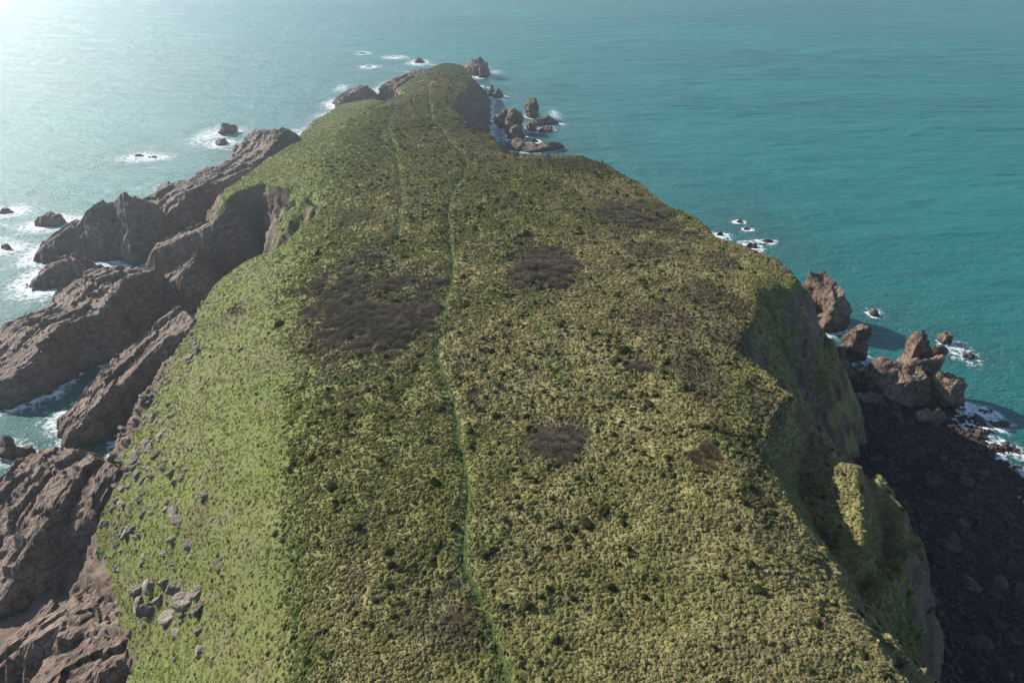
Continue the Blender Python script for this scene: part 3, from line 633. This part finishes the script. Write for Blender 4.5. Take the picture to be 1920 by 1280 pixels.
SPRAY = twig_mesh(31, 40, M_TWIG, .8, 1.25, False); SPRAY_B = twig_mesh(32, 40, M_TWIGB, .8, 1.25, False)
def thicket(c, r, n, label, meshes=TW_D, s=(.7, 1.3), hole=None, seed=1, rot=0.0):
    base = hit(*c); t = empty('blackthorn_thicket' if meshes is TW_D else 'brown_bush', base); tag(t, label, 'bush', 'dark bushes scattered over the headland')
    rr = random.Random(seed); made = 0
    for k in range(n * 6):
        a, q = rr.uniform(0, 6.283), math.sqrt(rr.random()); ca, sa = math.cos(R(rot)), math.sin(R(rot)); ex, ey = r[0] * q * math.cos(a), r[1] * q * math.sin(a)
        px, py = c[0] + ex * ca - ey * sa, c[1] + ex * sa + ey * ca
        p = hit(px, py)
        if fbm(np.array([p[0] / 5.0]), np.array([p[1] / 5.0]), seed, 3)[0] < .27 + .34 * q * q: continue
        if hole and math.hypot((px - hole[0]) / hole[2], (py - hole[1]) / hole[3]) < 1: continue
        if kd.find((p[0], p[1], 0))[2] < 1.0: continue
        o = bpy.data.objects.new('twig_clump', rr.choice(meshes)); C.objects.link(o); o.parent = t
        z = rr.uniform(*s) * (1.2 - .6 * q * q); o.location = Vector(p - base) - Vector((0, 0, .1)); o.scale = (z * rr.uniform(.9, 1.3), z * rr.uniform(.9, 1.3), z * rr.uniform(.5, .85)); o.rotation_euler = (0, 0, rr.uniform(0, 6.28))
        if made % 5 == 0:
            b = bpy.data.objects.new('bare_branches', SPRAY if meshes is TW_D else SPRAY_B); C.objects.link(b); b.parent = t; b.location = o.location; b.scale = [v * 1.1 for v in o.scale]; b.rotation_euler = (0, 0, rr.uniform(0, 6.28))
        made += 1; CLUMPS.append((p[0], p[1], z))
        if made >= n: break
    return t
thicket((690, 580), (160, 88), 620, 'largest dark blackthorn thicket, left of the path at mid headland', hole=(735, 560, 55, 16), seed=11, rot=6)
thicket((1015, 502), (74, 48), 210, 'rounded dark thicket right of the path near mid headland', seed=12, s=(.8, 1.4))
thicket((1195, 406), (95, 32), 150, 'wide dark thicket near the far right rim', seed=13, rot=8)
thicket((1048, 832), (66, 36), 80, 'dense dark thicket close to the path in the near half', seed=14, s=(.7, 1.2))
thicket((1325, 855), (34, 32), 34, 'round reddish brown bush on the near right of the flat top', TW_B, (.6, .95), seed=15)
thicket((1212, 686), (36, 13), 36, 'small dark bush in the grass near the right side', seed=16, s=(.6, 1.0))
thicket((1250, 595), (90, 30), 34, 'sparse brown scrub near the right-hand cliff corner', seed=17, s=(.4, .8))
thicket((440, 580), (20, 16), 10, 'small dark scrub patch on the left green slope', seed=18, s=(.5, .9), rot=-35)
thicket((443, 655), (14, 7), 4, 'tiny dark bush high on the left green slope', seed=19, s=(.5, .8))
thicket((690, 480), (50, 12), 16, 'thin strip of scrub behind the largest thicket', seed=20, s=(.5, .9))
thicket((815, 530), (28, 22), 16, 'scrub hugging the left edge of the path', seed=21, s=(.5, .95))
thicket((1090, 306), (75, 9), 26, 'long dark scrub belt along the far right rim', seed=22, s=(.7, 1.1))
thicket((1545, 1010), (22, 24), 12, 'brown bush on the rim of the near right slope', TW_B, (.4, .7), seed=23)
thicket((850, 1170), (50, 40), 14, 'low brown scrub beside the path near the bottom', TW_B, (.3, .55), seed=24)
thicket((1300, 440), (40, 18), 14, 'small dark scrub at the rim below the wide thicket', seed=25, s=(.6, 1.0))

# ------------------------------------------------------------------ tussock sward (instanced, nobody could count it)
lib = bpy.data.collections.new('tussock_library')
def tussock_mesh(k, blades, h, spread, curl):
    import bmesh
    r = np.random.default_rng(500 + k); V, F = [], []
    bm = bmesh.new(); bmesh.ops.create_icosphere(bm, subdivisions=2, radius=1); bm.verts.ensure_lookup_table()
    q = np.array([w.co[:] for w in bm.verts]); F = [tuple(w.index for w in f.verts) for f in bm.faces if f.calc_center_median().z > -.3]; bm.free()
    q = q * (.45 + 1.1 * fbm3(q + 9 * k, 2.3, 40 + k, 3))[:, None]
    q *= np.array([spread * .85, spread * .85, h * .8]); V = [tuple(w) for w in q]
    for b in range(blades):
        a = r.uniform(0, 6.283); rr = spread * .45 * math.sqrt(r.random()); lean = r.uniform(.15, 1.0)
        bx_, by_ = rr * math.cos(a), rr * math.sin(a); a += r.normal() * .5
        hh = h * r.uniform(.65, 1.1) * (1 - .35 * lean); out = spread * lean * .65; w = r.uniform(.012, .028)
        px, py = -math.sin(a) * w, math.cos(a) * w; ca, sa = math.cos(a), math.sin(a); i = len(V)
        mx, my, mz = bx_ + ca * out * .5, by_ + sa * out * .5, hh
        ex, ey, ez = bx_ + ca * out, by_ + sa * out, hh * (1 - curl * lean)
        V += [(bx_ - px, by_ - py, -.06), (bx_ + px, by_ + py, -.06), (mx + px * 1.1, my + py * 1.1, mz), (mx - px * 1.1, my - py * 1.1, mz), (ex, ey, ez)]
        F += [(i, i + 1, i + 2), (i, i + 2, i + 3), (i + 3, i + 2, i + 4)]
    me = bpy.data.meshes.new('tussock'); me.from_pydata(V, [], F); me.materials.append(M_BLADE)
    o = bpy.data.objects.new('tussock_%02d' % k, me); lib.objects.link(o)
for k in range(4): tussock_mesh(k, 70, .10, .15, .5)         # 0-3 rounded grass hummocks
for k in range(4, 6): tussock_mesh(k, 60, .26, .27, .45)      # 4-5 tall dark rush clumps
for k in range(6, 9): tussock_mesh(k, 40, .035, .17, .3)      # 6-8 short turf
def scatter(name, P, rot, scl, var, tintc, label, lib=lib, cat='grass'):
    me = bpy.data.meshes.new(name); me.vertices.add(len(P)); me.vertices.foreach_set('co', P.astype(np.float32).ravel()); me.update()
    o = bpy.data.objects.new(name, me); C.objects.link(o)
    fattr(o, 'rot', rot, 'FLOAT_VECTOR'); fattr(o, 'scl', scl, 'FLOAT_VECTOR'); fattr(o, 'var', var, 'INT'); fattr(o, 'tint', tintc, 'FLOAT_COLOR')
    ng = bpy.data.node_groups.new(name + '_nodes', 'GeometryNodeTree')
    ng.interface.new_socket('Geometry', in_out='INPUT', socket_type='NodeSocketGeometry'); ng.interface.new_socket('Geometry', in_out='OUTPUT', socket_type='NodeSocketGeometry')
    N = ng.nodes.new; gi, go = N('NodeGroupInput'), N('NodeGroupOutput'); ip = N('GeometryNodeInstanceOnPoints'); ci = N('GeometryNodeCollectionInfo')
    ci.inputs['Collection'].default_value = lib; ci.inputs['Separate Children'].default_value = True; ci.inputs['Reset Children'].default_value = True
    def na(nm, t):
        a = N('GeometryNodeInputNamedAttribute'); a.data_type = t; a.inputs['Name'].default_value = nm; return a.outputs[0]
    lk = ng.links.new
    lk(gi.outputs[0], ip.inputs['Points']); lk(ci.outputs[0], ip.inputs['Instance']); ip.inputs['Pick Instance'].default_value = True
    lk(na('var', 'INT'), ip.inputs['Instance Index']); lk(na('rot', 'FLOAT_VECTOR'), ip.inputs['Rotation']); lk(na('scl', 'FLOAT_VECTOR'), ip.inputs['Scale'])
    lk(ip.outputs[0], go.inputs[0])
    md = o.modifiers.new('scatter', 'NODES'); md.node_group = ng
    return tag(o, label, cat, None, 'stuff')
NC = 800000
cx = rng.uniform(-100, 66, NC); cy = 26 + 410 * rng.random(NC) ** 1.6
cz = samp(ZZ, cx, cy); cd = samp(DD, cx, cy); rk = samp(rockm.reshape(ZZ.shape), cx, cy); slp = samp(SL, cx, cy)
ppx, ppy, pf = to_px(cx, cy, cz)
keep = (ppx > -120) & (ppx < 2040) & (ppy > 60) & (ppy < 1400) & (rk < .42) & (cz > 4) & (cd > -14)
kc = kdtree.KDTree(len(CLUMPS))
for i, p in enumerate(CLUMPS): kc.insert((p[0], p[1], 0), i)
kc.balance()
pd = np.full(NC, 9.0)
idx = np.where(keep)[0]
for i in idx:
    pd[i] = kd.find((cx[i], cy[i], 0))[2]
    co, j, dd = kc.find((cx[i], cy[i], 0))
    if dd < CLUMPS[j][2] * .75: keep[i] = False
keep &= pd > .33
cx, cy, cz, cd, slp, pf, pd = [a[keep] for a in (cx, cy, cz, cd, slp, pf, pd)]
bl = break_line(cx, cy); n = len(cx)
short = (bl < rng.normal(0, 1, n) * np.interp(cy, [50, 90, 200], [.8, 2.5, 7])) | (slp > .8)
rush = (~short) & (rng.random(n) < .012 + .03 * (fbm(cx / 9, cy / 9, 97, 3) > .56)) & (pd > 1)
var = np.where(short, rng.integers(6, 9, n), np.where(rush, rng.integers(4, 6, n), rng.integers(0, 4, n)))
tc = turf_tint(cx, cy) * np.where(short, rng.uniform(1.0, 1.3, n), rng.uniform(.85, 1.32, n))[:, None]
tc[rush] = np.array([.060, .066, .024]) * rng.uniform(.7, 1.3, (rush.sum(), 1))
nearp = np.exp(-((pd - .4) / .45) ** 2)[:, None] * (.2 + .6 * fbm(cx / 3, cy / 3, 99, 2))[:, None]; tc = tc * (1 - nearp) + np.array([.125, .190, .058]) * nearp
thin = ~(short & (bl < 0) & (rng.random(n) > .5))          # sparse tufts on the cropped slope
cx, cy, cz, pf, pd, bl, short, rush, var, tc = [a[thin] for a in (cx, cy, cz, pf, pd, bl, short, rush, var, tc)]; nearp = nearp[thin]; n = len(cx)
lod = np.clip(.85 + pf / 420, .95, 1.5)
sz = lod * np.clip(rng.lognormal(0, .38, n), .45, 2.3) * np.where(short, .95, (.5 + 1.0 * fbm(cx / 2.2, cy / 2.2, 98, 3))) * np.where(rush, .95, 1.0) * (1 - .35 * nearp[:, 0])
scl = np.stack([sz * rng.uniform(.7, 1.7, n), sz * rng.uniform(.6, 1.15, n), sz * rng.uniform(.55, 1.3, n)], 1)
rot = np.stack([rng.normal(0, .28, n), rng.normal(0, .28, n), rng.uniform(0, 6.28, n)], 1)
for nm, mk, lb in (('tussock_grass', ~short & ~rush, 'olive and straw coloured tussock grass covering the flat top'), ('rush_clumps', rush, 'dark rush clumps dotted through the tussock grass'), ('short_turf', short, 'bright green short turf on the left and right slopes')):
    scatter(nm, np.stack([cx, cy, cz], 1)[mk], rot[mk], scl[mk], var[mk], tc[mk], lb)
m = 16000; ax, ay = rng.uniform(44, 108, m), rng.uniform(25, 150, m); azz = np.array([beach_z(a, b) for a, b in zip(ax, ay)])
kk = (azz > -.6) & (samp(ZZ, ax, ay) < azz + .3); ax, ay, azz = ax[kk], ay[kk], azz[kk]; m = len(ax); q = rng.uniform(.14, .5, m) * rng.uniform(.6, 1.3, m)
scatter('beach_stones', np.stack([ax, ay, azz + .05], 1), rng.uniform(-3, 3, (m, 3)), np.stack([q, q, q], 1), rng.integers(0, 4, m), np.ones((m, 3)) * .1, 'dark stones filling the gaps between the beach boulders', cob_lib, 'stones')

# ------------------------------------------------------------------ sea
sx = np.concatenate([-np.geomspace(20000, 930, 10), -np.geomspace(900, 296, 150), np.arange(-290, 300, 1.3), np.geomspace(305, 900, 150), np.geomspace(930, 20000, 10)])
sy = np.concatenate([-np.geomspace(20000, 120, 10), np.arange(0, 420, 1.2), np.geomspace(421, 1400, 260), np.geomspace(1460, 20000, 20)])
SY, SX = np.meshgrid(sy, sx, indexing='ij')
kw = kdtree.KDTree(len(WATERLINE))
for i, (a, b) in enumerate(WATERLINE): kw.insert((a, b, 0), i)
kw.balance()
dist = np.full(SX.shape, 60.0)
# distance on a coarse grid, then refined near the shore
near = (np.abs(SX) < 285) & (SY > 0) & (SY < 515)
ii = np.argwhere(near)
cand = {}
for (i, j) in ii:
    key = (i // 6, j // 6)
    if key not in cand: cand[key] = kw.find((SX[i, j], SY[i, j], 0))[2]
    if cand[key] < 26: dist[i, j] = kw.find((SX[i, j], SY[i, j], 0))[2]
    else: dist[i, j] = cand[key]
lefty = sstep(20, -40, SX)
reach = 1.4 + 6.0 * lefty * sstep(135, 170, SY) + 3.0 * sstep(.5, .8, fbm(SX / 20, SY / 20, 95, 2))
streak = sstep(.56, .74, fbm(SX / 16 + SY / 60, SY / 5, 101, 4)) * np.exp(-dist / 30) * lefty * sstep(130, 165, SY) * .8
foam = np.maximum(streak, np.exp(-dist / reach) * (.75 + .5 * (fbm(SX / 12, SY / 12, 96, 3))))
for px, py, rx, ry, a in [(390, 255, 45, 28, .75), (268, 298, 45, 12, .7), (680, 100, 22, 6, .8), (740, 108, 40, 6, .75), (785, 118, 30, 8, .9), (690, 128, 26, 6, .6), (640, 165, 22, 12, .7), (625, 190, 18, 12, .7), (330, 350, 70, 14, .45), (170, 520, 60, 25, .35), (30, 420, 60, 40, .35),
                          (1800, 660, 40, 32, .75), (1640, 585, 40, 14, .5), (1790, 770, 40, 20, .35), (930, 135, 25, 8, .6), (1040, 215, 18, 14, .7), (1870, 835, 50, 25, .5), (1395, 440, 55, 22, .35), (1870, 690, 20, 12, .3)]:
    p, ex, ey = at_z(px, py, 0), at_z(px + rx, py, 0), at_z(px, py - ry, 0)
    foam = np.maximum(foam, a * np.exp(-(((SX - p[0]) / (ex[0] - p[0])) ** 2 + ((SY - p[1]) / (ey[1] - p[1])) ** 2)))
wx, wy = SX + .12 * SY, SY - .10 * SX
swell = (fbm(wx / 34, wy / 11, 121, 3) - .5) * .9 + (ridge(wx / 15, wy / 5.0, 125, 2) - .5) * .5
swell = swell * np.clip(dist / 12, .25, 1) * (np.hypot(SX, SY) < 1300)
sea = mesh_obj('sea', np.stack([SX.ravel(), SY.ravel(), swell.ravel()], 1), grid_faces(len(sy), len(sx))[:, ::-1], M_SEA)
fattr(sea, 'foam', np.clip(foam, 0, 1).ravel()); fattr(sea, 'shallow', np.exp(-dist / 14).ravel())
tag(sea, 'turquoise sea around the headland', None, None, 'structure')

# ------------------------------------------------------------------ haze
V = [(x, y, z) for z in (-6, 99) for y in (-20500, 20500) for x in (-20500, 20500)]
hz = mesh_obj('haze', V, [(0, 2, 3, 1), (4, 5, 7, 6), (0, 1, 5, 4), (2, 6, 7, 3), (0, 4, 6, 2), (1, 3, 7, 5)], M_SEA, smooth=False)
k = NT('sea_haze'); pv = k.n('ShaderNodeVolumePrincipled'); pv.inputs['Color'].default_value = (.84, .95, 1, 1); pv.inputs['Density'].default_value = .00047; pv.inputs['Anisotropy'].default_value = .80
k.l(pv.outputs[0], k.out.inputs['Volume']); hz.data.materials.clear(); hz.data.materials.append(k.m)
tag(hz, 'thin sea haze over the headland', 'haze', None, 'stuff')
